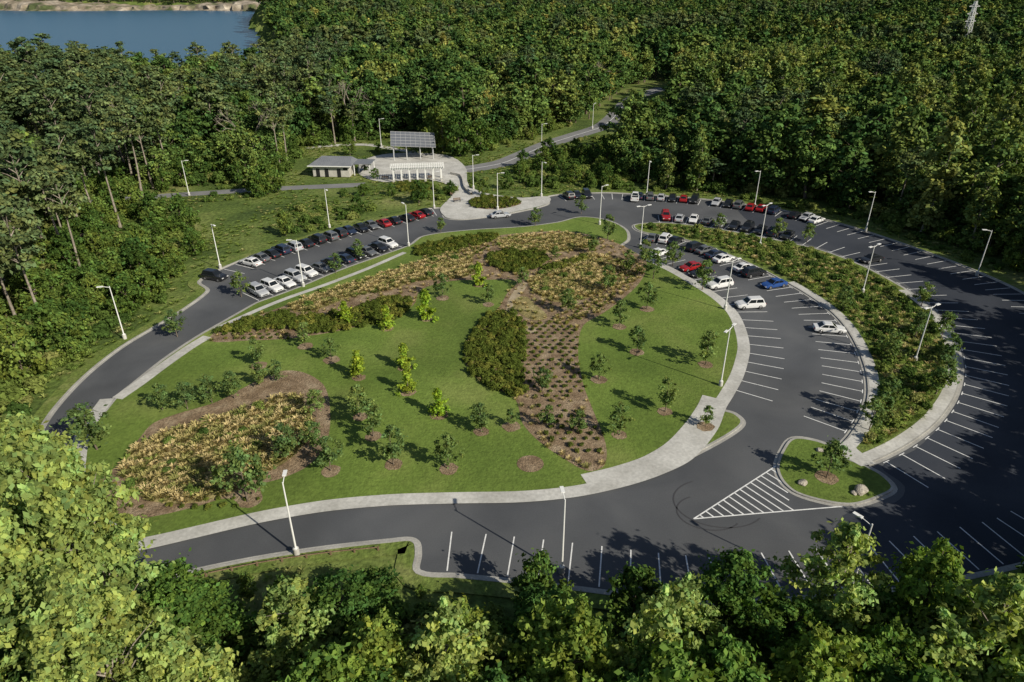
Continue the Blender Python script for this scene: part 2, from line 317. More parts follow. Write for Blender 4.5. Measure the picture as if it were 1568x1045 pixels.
X,Y=np.meshgrid(xs,ys); Z=zt(X,Y)
nx,ny=len(xs),len(ys); ii=np.arange(nx*ny).reshape(ny,nx)
fs=np.stack([ii[:-1,:-1].ravel(),ii[:-1,1:].ravel(),ii[1:,1:].ravel(),ii[1:,:-1].ravel()],1)
me=bpy.data.meshes.new('ground'); me.from_pydata(np.stack([X.ravel(),Y.ravel(),Z.ravel()],1).tolist(),[],fs.tolist()); me.materials.append(M['ground']); link(bpy.data.objects.new('ground',me))
meshobj('lake_water',[(-1500,340,-6),(-60,340,-6),(-380,1500,-6),(-1500,1500,-6)],[(0,1,2,3)],['water'])
bx=np.linspace(-1300,-440,80); v=[];f=[]
for i,x in enumerate(bx):
    base=1430+18*math.sin(x/60)+rng.uniform(-8,8); hh=5+4*math.sin(x/90)+rng.uniform(-2,2)
    for k,(dy,dz) in enumerate([(-14,-7),(-3,-3),(0,hh*.5),(8,hh*.8),(14,hh),(75,hh+2)]): v.append((x+rng.uniform(-3,3),base+dy+rng.uniform(-2,2),dz))
for i in range(79):
    for k in range(5): a=i*6+k; f.append((a,a+6,a+7,a+1))
meshobj('quarry_bluff',v,f,['bluff'])
sheet('parking_lot_road',OUT,.012,'asphalt')
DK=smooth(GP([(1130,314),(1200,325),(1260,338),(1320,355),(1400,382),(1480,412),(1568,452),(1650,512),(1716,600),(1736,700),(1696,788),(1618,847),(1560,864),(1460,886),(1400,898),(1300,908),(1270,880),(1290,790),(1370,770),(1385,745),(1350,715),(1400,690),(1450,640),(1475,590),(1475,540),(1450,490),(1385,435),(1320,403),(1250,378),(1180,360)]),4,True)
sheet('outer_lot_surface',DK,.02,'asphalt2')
stripmesh('outer_kerb',OUT,-.02,.28 if area(OUT)<0 else -.3,.15,'kerb',True,thick=.15)
sgn=1 if area(OUT)<0 else -1
stripmesh('gutter',OUT,-.02*sgn,-.4*sgn,.026,'kerb',True)
def island(name,P,mat):
    s=-1 if area(P)<0 else 1
    e=link(bpy.data.objects.new(name,None))
    stripmesh('kerb',P,0,.28*s,.15,'kerb',True,e,thick=.15)
    stripmesh('gutter',P,-.4*s,0,.028,'kerb',True,e)
    Q=P+normals(P,True)*s*.26
    sheet('turf',Q,.146,mat,e); return e
island('central_lawn',ISL,'lawn'); island('planted_median',MED,'verge'); island('traffic_island',TIP,'lawn')
Zg=.152
wb=smooth(GP([(170,612),(150,640),(134,665),(128,690),(124,740),(130,783),(152,812),(192,833),(225,829),(300,812),(400,789),(500,772),(600,763),(700,760),(800,758),(880,750),(950,735),(1000,719),(1045,697),(1082,655),(1096,622),(1108,603),(1122,578),(1130,555),(1134,533),(1129,506),(1117,480),(1094,458),(1062,437),(1028,417),(985,396)]),6)
stripmesh('perimeter_footpath',wb,-1.3,.45,Zg+.004,'concrete')
stripmesh('perimeter_footpath',smooth(GP([(900,745),(950,733),(1000,716),(1040,692),(1070,660),(1090,630),(1098,612)]),6),-.9,1.9,Zg+.010,'concrete')
stripmesh('perimeter_footpath',smooth(GP([(180,612),(215,588),(250,562),(290,534),(318,517)]),6),-.8,.8,Zg+.010,'concrete')
stripmesh('perimeter_footpath',smooth(GP([(330,505),(400,474),(440,458),(500,437),(560,414),(620,388)]),6),-.5,.5,Zg+.010,'concrete')
sheet('plaza_corner',GP([(110,745),(135,735),(150,790),(215,822),(190,836),(148,813),(124,785)]),Zg+.016,'concrete')
def edge_piece(P,a,b):
    a=np.array(G(*a)); b=np.array(G(*b)); i=int(np.argmin(np.linalg.norm(P-a,axis=1))); j=int(np.argmin(np.linalg.norm(P-b,axis=1)))
    N=len(P)
    if i<=j and j-i<=N//2+40 : return P[i:j+1]
    if i<=j: return np.concatenate([P[j:],P[:i+1]])[::-1]
    if i-j<=N//2+40: return P[j:i+1][::-1]
    return np.concatenate([P[i:],P[:j+1]])
medR=edge_piece(MED,(1390,445),(1330,710)); medL=edge_piece(MED,(1205,434),(1290,695))
sm=-1 if area(MED)<0 else 1
medc=np.array(G(1390,570))
def inward(P,c):
    k=len(P)//2; n=normals(P,False)[k]; return 1 if n@(np.asarray(c)-P[k])>0 else -1
s1=inward(medR,medc); stripmesh('median_footpath',medR,.2*s1,1.6*s1,Zg+.004,'concrete')
s1=inward(medL,medc); stripmesh('median_footpath',medL,.2*s1,1.5*s1,Zg+.004,'concrete')
sheet('crossing_footpath',GP([(1283,685),(1300,672),(1312,690),(1340,712),(1318,716),(1290,700)]),.17,'concrete')
PL=smooth(GP([(674,321),(690,303),(694,290),(668,278),(630,276),(590,280),(556,272),(548,262),(556,246),(600,236),(680,238),(712,256),(718,285),(745,297),(800,304),(838,302),(838,313),(790,325),(740,334),(705,337),(684,334)]),4,True)
sheet('entrance_plaza',PL,.155,'concrete'); 
PB1=smooth(GP([(720,316),(736,303),(790,307),(797,314),(755,322)]),4,True); PB2=smooth(GP([(610,284),(640,281),(662,286),(650,298),(620,296)]),4,True)
sheet('plaza_planting_bed',PB1,.17,'mulch'); sheet('plaza_planting_bed',PB2,.17,'verge')
PATH1=smooth(GP([(-60,330),(60,318),(150,309),(230,302),(300,297),(380,292),(450,288),(520,285),(560,283)]),5)
stripmesh('park_path',PATH1,-2,2,.03,'path')
ROAD2=smooth(GP([(700,262),(740,256),(770,250),(800,238),(840,221),(880,208),(920,195),(940,180),(952,165),(972,150),(1015,135)]),5)
stripmesh('access_road',ROAD2,-3.6,3.6,.034,'path'); stripmesh('road_centre_line',ROAD2,-.12,.12,.04,'paint')
PATH3=smooth(GP([(470,228),(500,224),(560,222),(600,228),(640,234)]),4); stripmesh('park_path',PATH3,-1.5,1.5,.05,'concrete')
PATH4=smooth(GP([(1150,70),(1175,78),(1200,90)]),3); stripmesh('access_road',PATH4,-5,5,2.5,'path')
def bed(name,l,z,mat): 
    P=smooth(GP(l),4,True); sheet(name,P,z,mat); return P
BED1=bed('planting_bed',[(200,690),(215,672),(235,650),(270,636),(330,618),(380,592),(430,570),(465,572),(495,590),(505,620),(505,660),(495,690),(468,718),(430,735),(400,745),(402,768),(380,780),(350,765),(300,778),(250,790),(205,796),(170,780),(150,750),(160,730),(185,712)],Zg+.004,'mulch')
MEA1=bed('meadow_bed',[(205,690),(235,672),(290,655),(360,635),(425,612),(455,610),(478,640),(472,675),(440,708),(400,730),(350,760),(270,774),(215,762),(188,725)],Zg+.010,'heath')
BED2=bed('planting_bed',[(335,507),(400,483),(470,458),(560,430),(640,402),(700,387),(745,366),(800,358),(870,356),(930,368),(985,396),(990,412),(978,436),(950,462),(922,482),(893,500),(885,540),(893,590),(908,630),(927,680),(925,715),(900,723),(865,705),(828,680),(800,650),(788,612),(740,588),(714,562),(714,527),(735,500),(762,475),(778,448),(790,432),(745,430),(690,432),(645,445),(632,470),(580,492),(520,508),(460,518),(430,521),(380,523),(322,524)],Zg+.004,'mulch')
GOLD=[bed('meadow_bed',l,Zg+.010,'heath') for l in (
 [(440,470),(520,442),(600,417),(690,395),(722,400),(715,425),(640,432),(600,445),(540,456),(470,480)],
 [(812,430),(850,408),(900,392),(935,400),(920,440),(900,458),(850,464),(822,452)],
 [(765,368),(820,361),(880,361),(912,376),(850,388),(775,386)])]
bed('gravel_path',[(778,505),(776,470),(786,448),(802,434),(808,437),(796,455),(790,475),(800,497),(822,508),(800,512)],Zg+.016,'sand')
bed('gravel_path',[(786,470),(800,455),(822,470),(838,488),(815,492)],Zg+.022,'heath')
HED=[smooth(GP(l),3,True) for l in (
 [(448,493),(520,482),(600,458),(630,462),(618,488),(560,502),(470,514)],
 [(745,395),(790,385),(832,390),(830,410),(790,420),(755,412)],
 [(714,535),(730,503),(770,478),(802,505),(800,560),(805,600),(792,614),(755,597),(716,567)],
 [(335,507),(440,482),(450,505),(400,507),(340,514)],
 [(640,380),(750,360),(760,368),(700,385),(640,395)],
 [(830,412),(880,402),(895,396),(890,404),(840,418)])]
SPARSE=[smooth(GP(l),3,True) for l in ([(805,505),(880,500),(885,560),(900,600),(820,612)],[(820,620),(905,640),(920,700),(860,690)],[(905,400),(985,405),(970,435),(945,458),(890,492),(835,498),(905,460)],[(440,525),(330,520),(340,510),(450,510)],[(650,395),(740,372),(740,390),(650,410)],[(400,772),(300,785),(200,790),(165,765),(160,740),(175,735),(190,765),(250,780),(340,762)])]
lines=MB()
def arc(P): return np.concatenate([[0],np.cumsum(np.linalg.norm(np.diff(P,axis=0),axis=1))])
def at(P,s,q):
    x=np.interp(q,s,P[:,0]); y=np.interp(q,s,P[:,1]); x2=np.interp(q+.3,s,P[:,0]); y2=np.interp(q+.3,s,P[:,1]); x1=np.interp(q-.3,s,P[:,0]); y1=np.interp(q-.3,s,P[:,1])
    t=np.array([x2-x1,y2-y1]); t/=np.linalg.norm(t)+1e-9; return np.array([x,y]),t
def pline(a,b_,w,z=.034):
    a=np.array(a);b_=np.array(b_); d=b_-a; d/=np.linalg.norm(d); n=np.array([-d[1],d[0]])*w/2
    lines.add([(*(a-n),z),(*(b_-n),z),(*(b_+n),z),(*(a+n),z)],[(0,1,2,3)],0)
def stalls(P,toward,spacing=2.75,length=5.0,off=.6,tick=False):
    P=np.asarray(P); s=arc(P); sg=inward(P,toward); n=int(s[-1]/spacing)
    for k in range(n+1):
        p,t=at(P,s,k*spacing+.01); nn=np.array([-t[1],t[0]])*sg
        pline(p+nn*off,p+nn*(off+length),.13)
        if tick: pline(p+nn*(off+.0)-t*.5,p+nn*off+t*.5,.12,.038)
    return P,s,sg
RA=edge_piece(ISL,(985,393),(1108,608)); stA=stalls(RA,G(1230,500),tick=True)
RB=edge_piece(MED,(995,359),(1300,668)); stB=stalls(RB,G(1100,450),tick=True)
RC=edge_piece(MED,(1010,342),(1345,705)); stC=stalls(RC,G(1550,480),tick=True)
RD=edge_piece(OUT,(850,300),(1740,700)); stD=stalls(RD,G(1350,420))
RE=edge_piece(OUT,(1700,790),(660,880)); stE=stalls(RE,G(1000,800))
RF=edge_piece(OUT,(340,412),(668,320)); stF=stalls(RF,G(520,390))
RG=edge_piece(ISL,(400,462),(625,378)); stG=stalls(RG,G(480,400))
A=np.array(G(1188,714));B=np.array(G(1062,795));C=np.array(G(1290,776))
pline(A,B,.15);pline(B,C,.15,.036)
for k in range(1,15):
    t=k/15; p=A*(1-t)+B*t; q=C*(1-t)+B*t
    pline(p,q if t>.32 else p+(q-p)*(t/.32)*.85,.16,.038)
lines.obj('road_markings',['paint'])
for (u,v,r) in ((1085,785,3.2),(1100,770,4.6)):
    c=np.array(G(u,v)); P=np.array([c+np.array([math.cos(t)*r,math.sin(t)*r*.8]) for t in np.linspace(2.0,5.6,30)])
    stripmesh('tyre_marks',P,-.07,.07,.03,'rubbermark')
def carmesh(kind,color):
    mb=MB()
    if kind=='sedan': L,W,hb,zt_,cab=4.75,.92,.92,1.45,(-1.75,1.05,-1.0,.3)
    elif kind=='suv': L,W,hb,zt_,cab=4.75,.96,1.08,1.75,(-2.15,1.0,-1.85,.35)
    else: L,W,hb,zt_,cab=5.6,1.0,1.15,1.85,(-.6,1.35,-.4,.75)
    h=L/2
    st=[(-h,.86,.5,hb-.22),(-h+.12,.95,.3,hb-.04),(-h+.7,1,.24,hb),(0,1,.22,hb),(h-1.4,1,.22,hb-.02),(h-.5,.96,.24,hb-.12),(h-.1,.86,.32,hb-.26),(h,.74,.45,hb-.36)]
    if kind=='pickup': st[0]=(-h,.93,.4,hb-.05); st[1]=(-h+.1,.97,.35,hb)
    v=[];n=10
    for x,wf,zb,ztp in st:
        w_=W*wf; m=(zb+ztp)/2
        half=[(w_*.9,zb),(w_,zb+.15),(w_,m+.08),(w_*.96,ztp-.08),(w_*.84,ztp)]
        for y,z in half: v.append((x,y,z))
        for y,z in reversed(half): v.append((x,-y,z))
    f=[]
    for i in range(len(st)-1):
        for k in range(n): f.append((i*n+k,i*n+(k+1)%n,(i+1)*n+(k+1)%n,(i+1)*n+k))
    f.append(tuple(range(n-1,-1,-1))); f.append(tuple(range((len(st)-1)*n,len(st)*n)))
    mb.add(v,[tuple(reversed(q)) for q in f],0)
    b0,b1,t0,t1=cab; wb_,wt=W*.9,W*.7; zb=hb-.03
    v=[(b0,-wb_,zb),(b1,-wb_,zb),(b1,wb_,zb),(b0,wb_,zb),(t0,-wt,zt_-.06),(t1,-wt,zt_-.06),(t1,wt,zt_-.06),(t0,wt,zt_-.06),(t0+.15,-wt*.85,zt_),(t1-.15,-wt*.85,zt_),(t1-.15,wt*.85,zt_),(t0+.15,wt*.85,zt_)]
    mb.add(v,[(0,1,5,4),(1,2,6,5),(2,3,7,6),(3,0,4,7),(4,5,9,8),(5,6,10,9),(6,7,11,10),(7,4,8,11),(8,9,10,11)],0)
    V=[Vector(a) for a in v]
    def win(a,b_,c,d,s0,s1,l0=.12,l1=.9):
        a,b_,c,d=V[a],V[b_],V[c],V[d]
        def P(s,t): return (a*(1-s)+b_*s)*(1-t)+(d*(1-s)+c*s)*t
        q=[P(s0,l0),P(s1,l0),P(s1,l1),P(s0,l1)]; nn=(q[1]-q[0]).cross(q[3]-q[0]).normalized()*.012
        mb.add([x+nn for x in q],[(0,1,2,3)],1)
    win(1,2,6,5,.06,.94); win(3,0,4,7,.08,.92)
    for q in ((0,1,5,4),(2,3,7,6)):
        if kind=='pickup': win(*q,.08,.92)
        else: win(*q,.06,.48); win(*q,.52,.94)
    if kind=='pickup':
        mb.box((-h+1.15,0,hb+.005),(1.9,W*1.5,.02),6)
        for sy in(-1,1): mb.box((-h+1.15,sy*W*.86,hb+.09),(2.1,.12,.16),0)
        mb.box((-h+.1,0,hb+.09),(.1,W*1.6,.16),0)
    for x in(-h+.95,h-.95):
        for s in(-1,1):
            mb.tube((x,s*(W-.2),.34),(x,s*(W+.02),.34),.34,.34,2,14); mb.tube((x,s*(W+.02),.34),(x,s*(W+.035),.34),.21,.19,3,10)
    for s in(-1,1):
        mb.box((h-.1,s*W*.62,hb-.36),(.2,.36,.13),4); mb.box((-h+.06,s*W*.7,hb-.22),(.14,.3,.16),5); mb.box((b1-.25,s*(W+.07),hb+.02),(.16,.16,.12),0)
    mb.box((h-.02,0,hb-.5),(.08,W*.9,.14),6)
    return mb,color
PC={'white':(.72,.72,.72),'silver':(.42,.43,.45),'grey':(.12,.125,.13),'black':(.016,.017,.02),'red':(.32,.012,.015),'blue':(.02,.07,.26),'navy':(.02,.03,.06)}
for k,c in PC.items():
    m_,t_,b_=newmat('car_paint_'+k); b_.inputs['Base Color'].default_value=(*c,1); b_.inputs['Roughness'].default_value=.28; b_.inputs['Coat Weight'].default_value=.6; b_.inputs['Coat Roughness'].default_value=.06; M['p_'+k]=m_
cars={}
def placecar(x,y,ang,kind,color):
    key=(kind,color)
    if key not in cars:
        mb,_=carmesh(kind,color); o=mb.obj('parked_car',['p_'+color,'glass','tyre','hub','lamp','tail','dark'],lk=False); cars[key]=o.data; bpy.data.objects.remove(o)
        bm=bmesh.new(); bm.from_mesh(cars[key]); bmesh.ops.recalc_face_normals(bm,faces=[f for f in bm.faces if f.material_index==0]); bm.to_mesh(cars[key]); bm.free()
    nm='parked_pickup_truck' if kind=='pickup' else 'parked_car'
    o=link(bpy.data.objects.new(nm,cars[key])); o.location=(x,y,.02); o.rotation_euler=(0,0,ang); return o
used=set()
def stallcar(st,u,v,color,kind='sedan',spacing=2.75,q=None):
    P,s,sg=st
    if q is None:
        g=np.array(G(u,v)); i=int(np.argmin(np.linalg.norm(P-g,axis=1))); q=s[i]
        qs=np.linspace(max(0,q-3),q+3,61); d=[np.linalg.norm(at(P,s,a)[0]-g) for a in qs]; q=qs[int(np.argmin(d))]
    q=(math.floor(q/spacing)+.5)*spacing
    if (id(P),round(q,2)) in used: return
    used.add((id(P),round(q,2)))
    p,t=at(P,s,q); n=np.array([-t[1],t[0]])*sg; c=p+n*(3.1+random.uniform(-.3,.3))+t*random.uniform(-.15,.15); flip=math.pi if random.random()<.7 else 0
    placecar(c[0],c[1],math.atan2(n[1],n[0])+flip+random.uniform(-.04,.04),kind,color)
seqF=['black','white','grey','black','navy','silver','black','black','grey','black','navy','black','grey','red','black','black','red','black','white','grey','black','navy','silver','black']
nF=int(stF[1][-1]/2.75)
for k in range(1,nF-1): stallcar(stF,0,0,seqF[k%len(seqF)],random.choice(['sedan','sedan','suv']),q=(k+.5)*2.75)
nG=int(stG[1][-1]/2.75); seqG=['silver','white','white','silver','white','grey','black','navy','black','grey','black','silver','black','navy','black','black','grey','white']
for k in range(0,nG):
    c=seqG[min(k,len(seqG)-1)] if k<nG-1 else 'white'; stallcar(stG,0,0,c,'suv' if k==nG-1 else random.choice(['sedan','suv']),q=(k+.5)*2.75)
for u,v,c,k in [(860,308,'black','suv'),(885,306,'black','sedan'),(905,304,'black','suv'),(985,303,'navy','sedan'),(1000,305,'grey','suv'),(1012,306,'silver','sedan'),(1025,307,'black','sedan'),(1045,308,'red','sedan'),(1070,311,'black','suv'),(1090,313,'silver','sedan'),(1110,315,'black','sedan'),(1130,317,'grey','suv'),(1150,320,'red','sedan'),(1170,323,'red','sedan'),(1190,326,'navy','suv'),(1210,330,'black','sedan'),(1228,335,'silver','sedan'),(1248,340,'white','sedan')]: stallcar(stD,u,v,c,k)
for u,v,c,k in [(1012,334,'red','suv'),(1030,336,'silver','sedan'),(1048,337,'black','suv'),(1068,338,'white','sedan'),(1088,340,'grey','sedan'),(1108,343,'silver','suv'),(1128,346,'black','sedan'),(1150,350,'black','suv'),(1165,353,'black','sedan'),(1180,355,'navy','suv'),(1195,358,'grey','suv'),(1215,362,'black','sedan'),(1333,402,'black','sedan')]: stallcar(stC,u,v,c,k)
for u,v,c,k in [(1008,360,'grey','sedan'),(1020,362,'white','suv'),(1036,366,'black','sedan'),(1050,370,'black','suv'),(1068,375,'black','suv'),(1085,380,'black','suv'),(1100,386,'grey','sedan'),(1128,396,'white','sedan'),(1158,408,'white','sedan'),(1180,420,'black','suv'),(1205,436,'blue','sedan'),(1268,506,'white','sedan'),(1110,390,'navy','sedan')]: stallcar(stB,u,v,c,k)
for u,v,c,k in [(975,388,'white','sedan'),(990,392,'silver','sedan'),(1000,398,'grey','suv'),(1040,412,'red','sedan'),(1070,420,'black','sedan'),(1104,440,'white','suv'),(1136,466,'white','suv')]: stallcar(stA,u,v,c,k)
def freecar(u,v,dx,dy,c,k,nm='car'):
    p=G(u,v); q=G(u+dx,v+dy); o=placecar(p[0],p[1],math.atan2(q[1]-p[1],q[0]-p[0]),k,c); o.name=nm
freecar(766,333,30,-3,'silver','sedan'); freecar(972,306,2,-12,'white','pickup','pickup_truck'); freecar(330,428,30,5,'black','suv','parked_car')
def lampmesh(two):
    mb=MB(); mb.tube((0,0,0),(0,0,.75),.28,.28,1,14); mb.tube((0,0,.75),(0,0,.82),.2,.2,0,10); mb.tube((0,0,.8),(0,0,8.6),.1,.06,0,8)
    for s in ((-1,1) if two else (1,)):
        mb.tube((0,0,8.4),(s*.9,0,8.62),.045,.04,0,6); mb.box((s*1.25,0,8.64),(.8,.34,.1),0); mb.box((s*1.25,0,8.57),(.6,.26,.02),2)
    return mb.obj('street_lamp',['white','concrete','lamp'],lk=False).data
LM=[lampmesh(False),lampmesh(True)]
for u,v,two,a in [(455,850,0,1.7),(860,878,0,1.7),(1103,592,1,.9),(1400,555,1,.5),(1495,423,0,3.0),(1325,355,0,3.4),(1155,318,0,3.6),(990,300,0,-1.6),(918,345,0,.5),(980,380,1,.4),(1163,378,1,.7),(1320,450,1,.6),(1110,475,1,.5),(192,520,0,3.4),(338,412,0,-.8),(465,440,0,3.2),(626,378,0,2.2),(505,350,0,-1),(725,290,0,0),(762,322,0,0),(829,302,0,-1),(829,234,0,0),(1298,918,0,2.2),(290,300,0,0),(907,198,0,1),(665,320,0,0),(584,225,0,0)]:
    x,y=G(u,v); o=link(bpy.data.objects.new('street_lamp',LM[two])); o.location=(x,y,.1); o.rotation_euler=(0,0,a)
def place(name,u,v,rot):
    e=link(bpy.data.objects.new(name,None)); x,y=G(u,v); e.location=(x,y,.16); e.rotation_euler=(0,0,rot); return e
e=place('restroom_building',508,272,-.06)
mb=MB(); mb.box((0,3,1.6),(10,6,3.2),0); mb.obj('walls',['wall'],e)
mb=MB(); 
for x in(-3.6,-1.2,2.2): mb.box((x,-.03,1.1),(1.0,.08,2.2),0)
mb.box((4.0,-.03,2.2),(1.2,.08,.8),0); mb.obj('doors',['dark'],e)
mb=MB(); v=[(-6,-1,3.1),(6,-1,3.1),(6,7,3.1),(-6,7,3.1),(-3,3.2,4.9),(5.2,3.2,4.9)]; mb.add(v,[(0,1,5,4),(1,2,5),(2,3,4,5),(3,0,4),(3,2,1,0)],0); mb.box((0,-1.02,3.05),(12.1,.1,.25),1)
for k in range(22): x=-5.6+k*.52; mb.tube((x,-.95,3.14),(max(-3,min(5.2,x)),3.1,4.9),.03,.03,0,4)
mb.obj('roof',['roof','white'],e)
mb=MB(); mb.box((8.2,4,3.25),(5,5.5,.2),0); 
for x in(6,10.3):
    for y in(1.6,6.4): mb.tube((x,y,0),(x,y,3.2),.12,.12,1,8)
mb.obj('breezeway_canopy',['roof','white'],e)
e=place('solar_canopy',634,248,.14)
mb=MB()
for i in range(9):
    for j in range(5):
        x=-6.4+i*1.45; y=1+j*1.75; z=4.0+j*.5-x*.06
        v=[(x,y,z),(x+1.36,y,z-.08),(x+1.36,y+1.64,z+.39),(x,y+1.64,z+.47)]; mb.add(v,[(0,1,2,3)],0)
        mb.add([(a,b_,c-.05) for a,b_,c in v],[(3,2,1,0)],0)
for i in range(10): x=-6.44+i*1.45; mb.tube((x,.9,3.97-x*.06),(x,9.8,6.5-x*.06),.05,.05,1,4)
for j in range(6): y=.96+j*1.75; mb.tube((-6.5,y,4.39+j*.5),(6.6,y,3.6+j*.5),.05,.05,1,4)
mb.obj('panel_array',['panel','panelframe'],e)
mb=MB()
for x in(-5.8,-2,2,5.8):
    mb.tube((x,2,0),(x,2,4.1-x*.06),.14,.14,0,8); mb.tube((x,8.6,0),(x,8.6,6.0-x*.06),.14,.14,0,8); mb.tube((x,8.6,3.0),(x,4.2,4.6-x*.06),.08,.08,0,6)
mb.obj('posts',['galv'],e)
e=place('white_pergola',640,279,.12)
mb=MB()
for i in range(7):
    x=-6.3+i*2.1
    for y in(0,3.6): mb.box((x,y,1.7),(.38,.38,3.4),0); mb.box((x,y,.3),(.6,.6,.6),1)
for y in(0,3.6): mb.box((0,y,3.5),(14.2,.22,.32),0)
for i in range(24): mb.box((-6.9+i*.6,1.8,3.74),(.14,5.2,.2),0)
for k in range(5): mb.box((0,-.4+k*1.1,3.88),(14.4,.08,.08),0)
mb.obj('frame',['white','wall'],e)
wl=smooth(GP([(690,268),(706,272),(712,290),(722,300)]),4); stripmesh('plaza_wall',wl,-.25,.25,.8,'wall',thick=.7)
def bench(u,v,r):
    mb=MB()
    for k in range(3): mb.box((0,-.2+k*.17,.45),(1.8,.14,.05),0)
    for k in range(2): mb.box((0,.27,.62+k*.18),(1.8,.05,.13),0)
    for x in(-.75,.75): mb.box((x,0,.21),(.08,.5,.42),1); mb.box((x,.27,.55),(.06,.06,.6),1)
    o=mb.obj('park_bench',['wood','dark']); x,y=G(u,v); o.location=(x,y,.16); o.rotation_euler=(0,0,r)
for a in ((686,296,1.4),(692,300,1.5),(700,310,.3),(660,275,0),(590,276,0)): bench(*a)
fp=smooth(GP([(235,905),(300,888),(400,867),(500,852),(590,843)]),6); s=arc(fp); mb=MB(); prev=None
for k in range(int(s[-1]/2.2)+1):
    p,t=at(fp,s,k*2.2); mb.box((p[0],p[1],.3),(.14,.14,.6),0)
    if prev is not None: mb.tube((prev[0],prev[1],.48),(p[0],p[1],.48),.06,.06,0,5)
    prev=p
mb.obj('low_timber_rail',['wood'])
mb=MB(); 
def wd(z): return 4.6*(1-z/38)**1.1+.9
Zs=[0,6,12,17,21,25,29,33,36]
for a,b_ in zip(Zs[:-1],Zs[1:]):
    wa,wb2=wd(a)/2,wd(b_)/2; ca=[(-wa,-wa,a),(wa,-wa,a),(wa,wa,a),(-wa,wa,a)]; cb_=[(-wb2,-wb2,b_),(wb2,-wb2,b_),(wb2,wb2,b_),(-wb2,wb2,b_)]
    for i in range(4): j=(i+1)%4; mb.tube(ca[i],cb_[i],.2,.2,0,4); mb.tube(ca[i],cb_[j],.12,.12,0,4); mb.tube(ca[j],cb_[i],.12,.12,0,4); mb.tube(cb_[i],cb_[j],.12,.12,0,4)
for z in(25,29,33):
    for s_ in(-1,1): mb.tube((0,0,z),(s_*4.6,0,z+.2),.2,.12,0,4); mb.tube((0,0,z+1.6),(s_*4.6,0,z+.2),.12,.1,0,4)
o=mb.obj('transmission_tower',['galv']); o.location=(274,450,0); o.rotation_euler=(0,0,.4)
def boulder(u,v,r,zs=.6):
    bm=bmesh.new(); bmesh.ops.create_icosphere(bm,subdivisions=3,radius=r)
    a=[Vector(rng.normal(size=3)).normalized() for _ in range(7)]
    for vv in bm.verts:
        for k in a:
            d=vv.co.dot(k)-r*.72
            if d>0: vv.co-=k*d*.85
        vv.co.z*=zs; vv.co.x*=1.25
    me=bpy.data.meshes.new('boulder'); bm.to_mesh(me); bm.free(); me.materials.append(M['rock']); o=link(bpy.data.objects.new('boulder',me)); x,y=G(u,v); o.location=(x,y,.15+r*zs*.3); o.rotation_euler=(0,0,rng.uniform(0,6))
for a in ((1228,742,.5),(1317,754,.75),(1255,692,.42),(1306,757,.35)): boulder(*a)
T={}
T['fore']=[tree('broadleaf_tree',14,.18,4.2+i*.3,140,85,.37,leaf='foreleaf',tr=.24,lobe=(.1,.25),flat=.8,feather=1.5,zj=.025,limbs=30) for i in range(4)]
T['tall']=[tree('tall_broadleaf_tree',26,.25,4.8,300,105,.36,'round','limeleaf','palebark',tr=.3,lobe=(.08,.2),flat=.85,limbs=70,feather=1.8,zj=.012)]
T['lime']=[tree('broadleaf_tree',14,.15,3.4,100,90,.33,'column','limeleaf','palebark',tr=.2,lobe=(.12,.28),flat=.9,limbs=30,feather=1.5,zj=.03)]
T['mid']=[tree('broadleaf_tree',18,.25,4.2+.5*i,70,64,.62,leaf='leaf',tr=.3,lobe=(.14,.32),feather=.8,zj=.015) for i in range(5)]
T['pine']=[tree('pine_tree',24,.58,3.8,36,72,.52,'pine','pineleaf','palebark',.3,.5,(.2,.34),14,.7) for i in range(3)]
T['poplar']=[tree('poplar_tree',20,.12,3.2,66,70,.55,'column','poplarleaf','palebark',.26,1.0,(.17,.32),feather=.7,zj=.02) for i in range(2)]
T['far']=[tree('broadleaf_tree',19,.25,5.0,30,42,1.15,leaf='leaf',tr=.3,lobe=(.2,.38),limbs=4,feather=.4) for i in range(3)]
T['farpine']=[tree('pine_tree',22,.5,4.2,20,45,1.0,'pine','pineleaf','bark',.3,.6,limbs=4)]
T['young']=[tree('young_shade_tree',5,.28,1.35,36,55,.19,'round','youngleaf','bark',.07,.9,(.18,.34),10,.6) for i in range(4)]
T['bright']=[tree('young_maple_tree',4.2,.12,1.0,34,70,.19,'cone','brightleaf','bark',.06,1,(.26,.42),6,.3) for i in range(2)]
T['small']=[tree('small_tree',7,.12,2.5,56,60,.32,'round','smallleaf','bark',.12,.9,(.15,.3),8,1.0,.02) for i in range(3)]
T['shrub']=[shrub('shrub',1.2,1.6,14,45,.27,'shrubleaf') for i in range(3)]
T['hedge']=[shrub('hedge_shrub',.75,.95,9,38,.17,'hedgeleaf') for i in range(2)]
T['gold']=[tuft('ornamental_grass_tuft',42,.8,.65,'gold',.06) for i in range(2)]
T['mead']=[tuft('meadow_grass_tuft',34,.5,.7,'meadow',.06) for i in range(2)]
mb=MB()
def br(p,d,l,r,k):
    q=p+d*l; mb.tube(p,q,r,r*.6,0,5,False)
    if k==0: return
    for i in range(3): br(q,(d+Vector(rng.normal(size=3))*.42).normalized(),l*.68,r*.6,k-1)
br(Vector((0,0,0)),Vector((0,0,1)),6.5,.3,4); T['dead']=[mb.obj('bare_tree',['palebark'],lk=False)]
C_={k:coll(k+'_library',v) for k,v in T.items()}
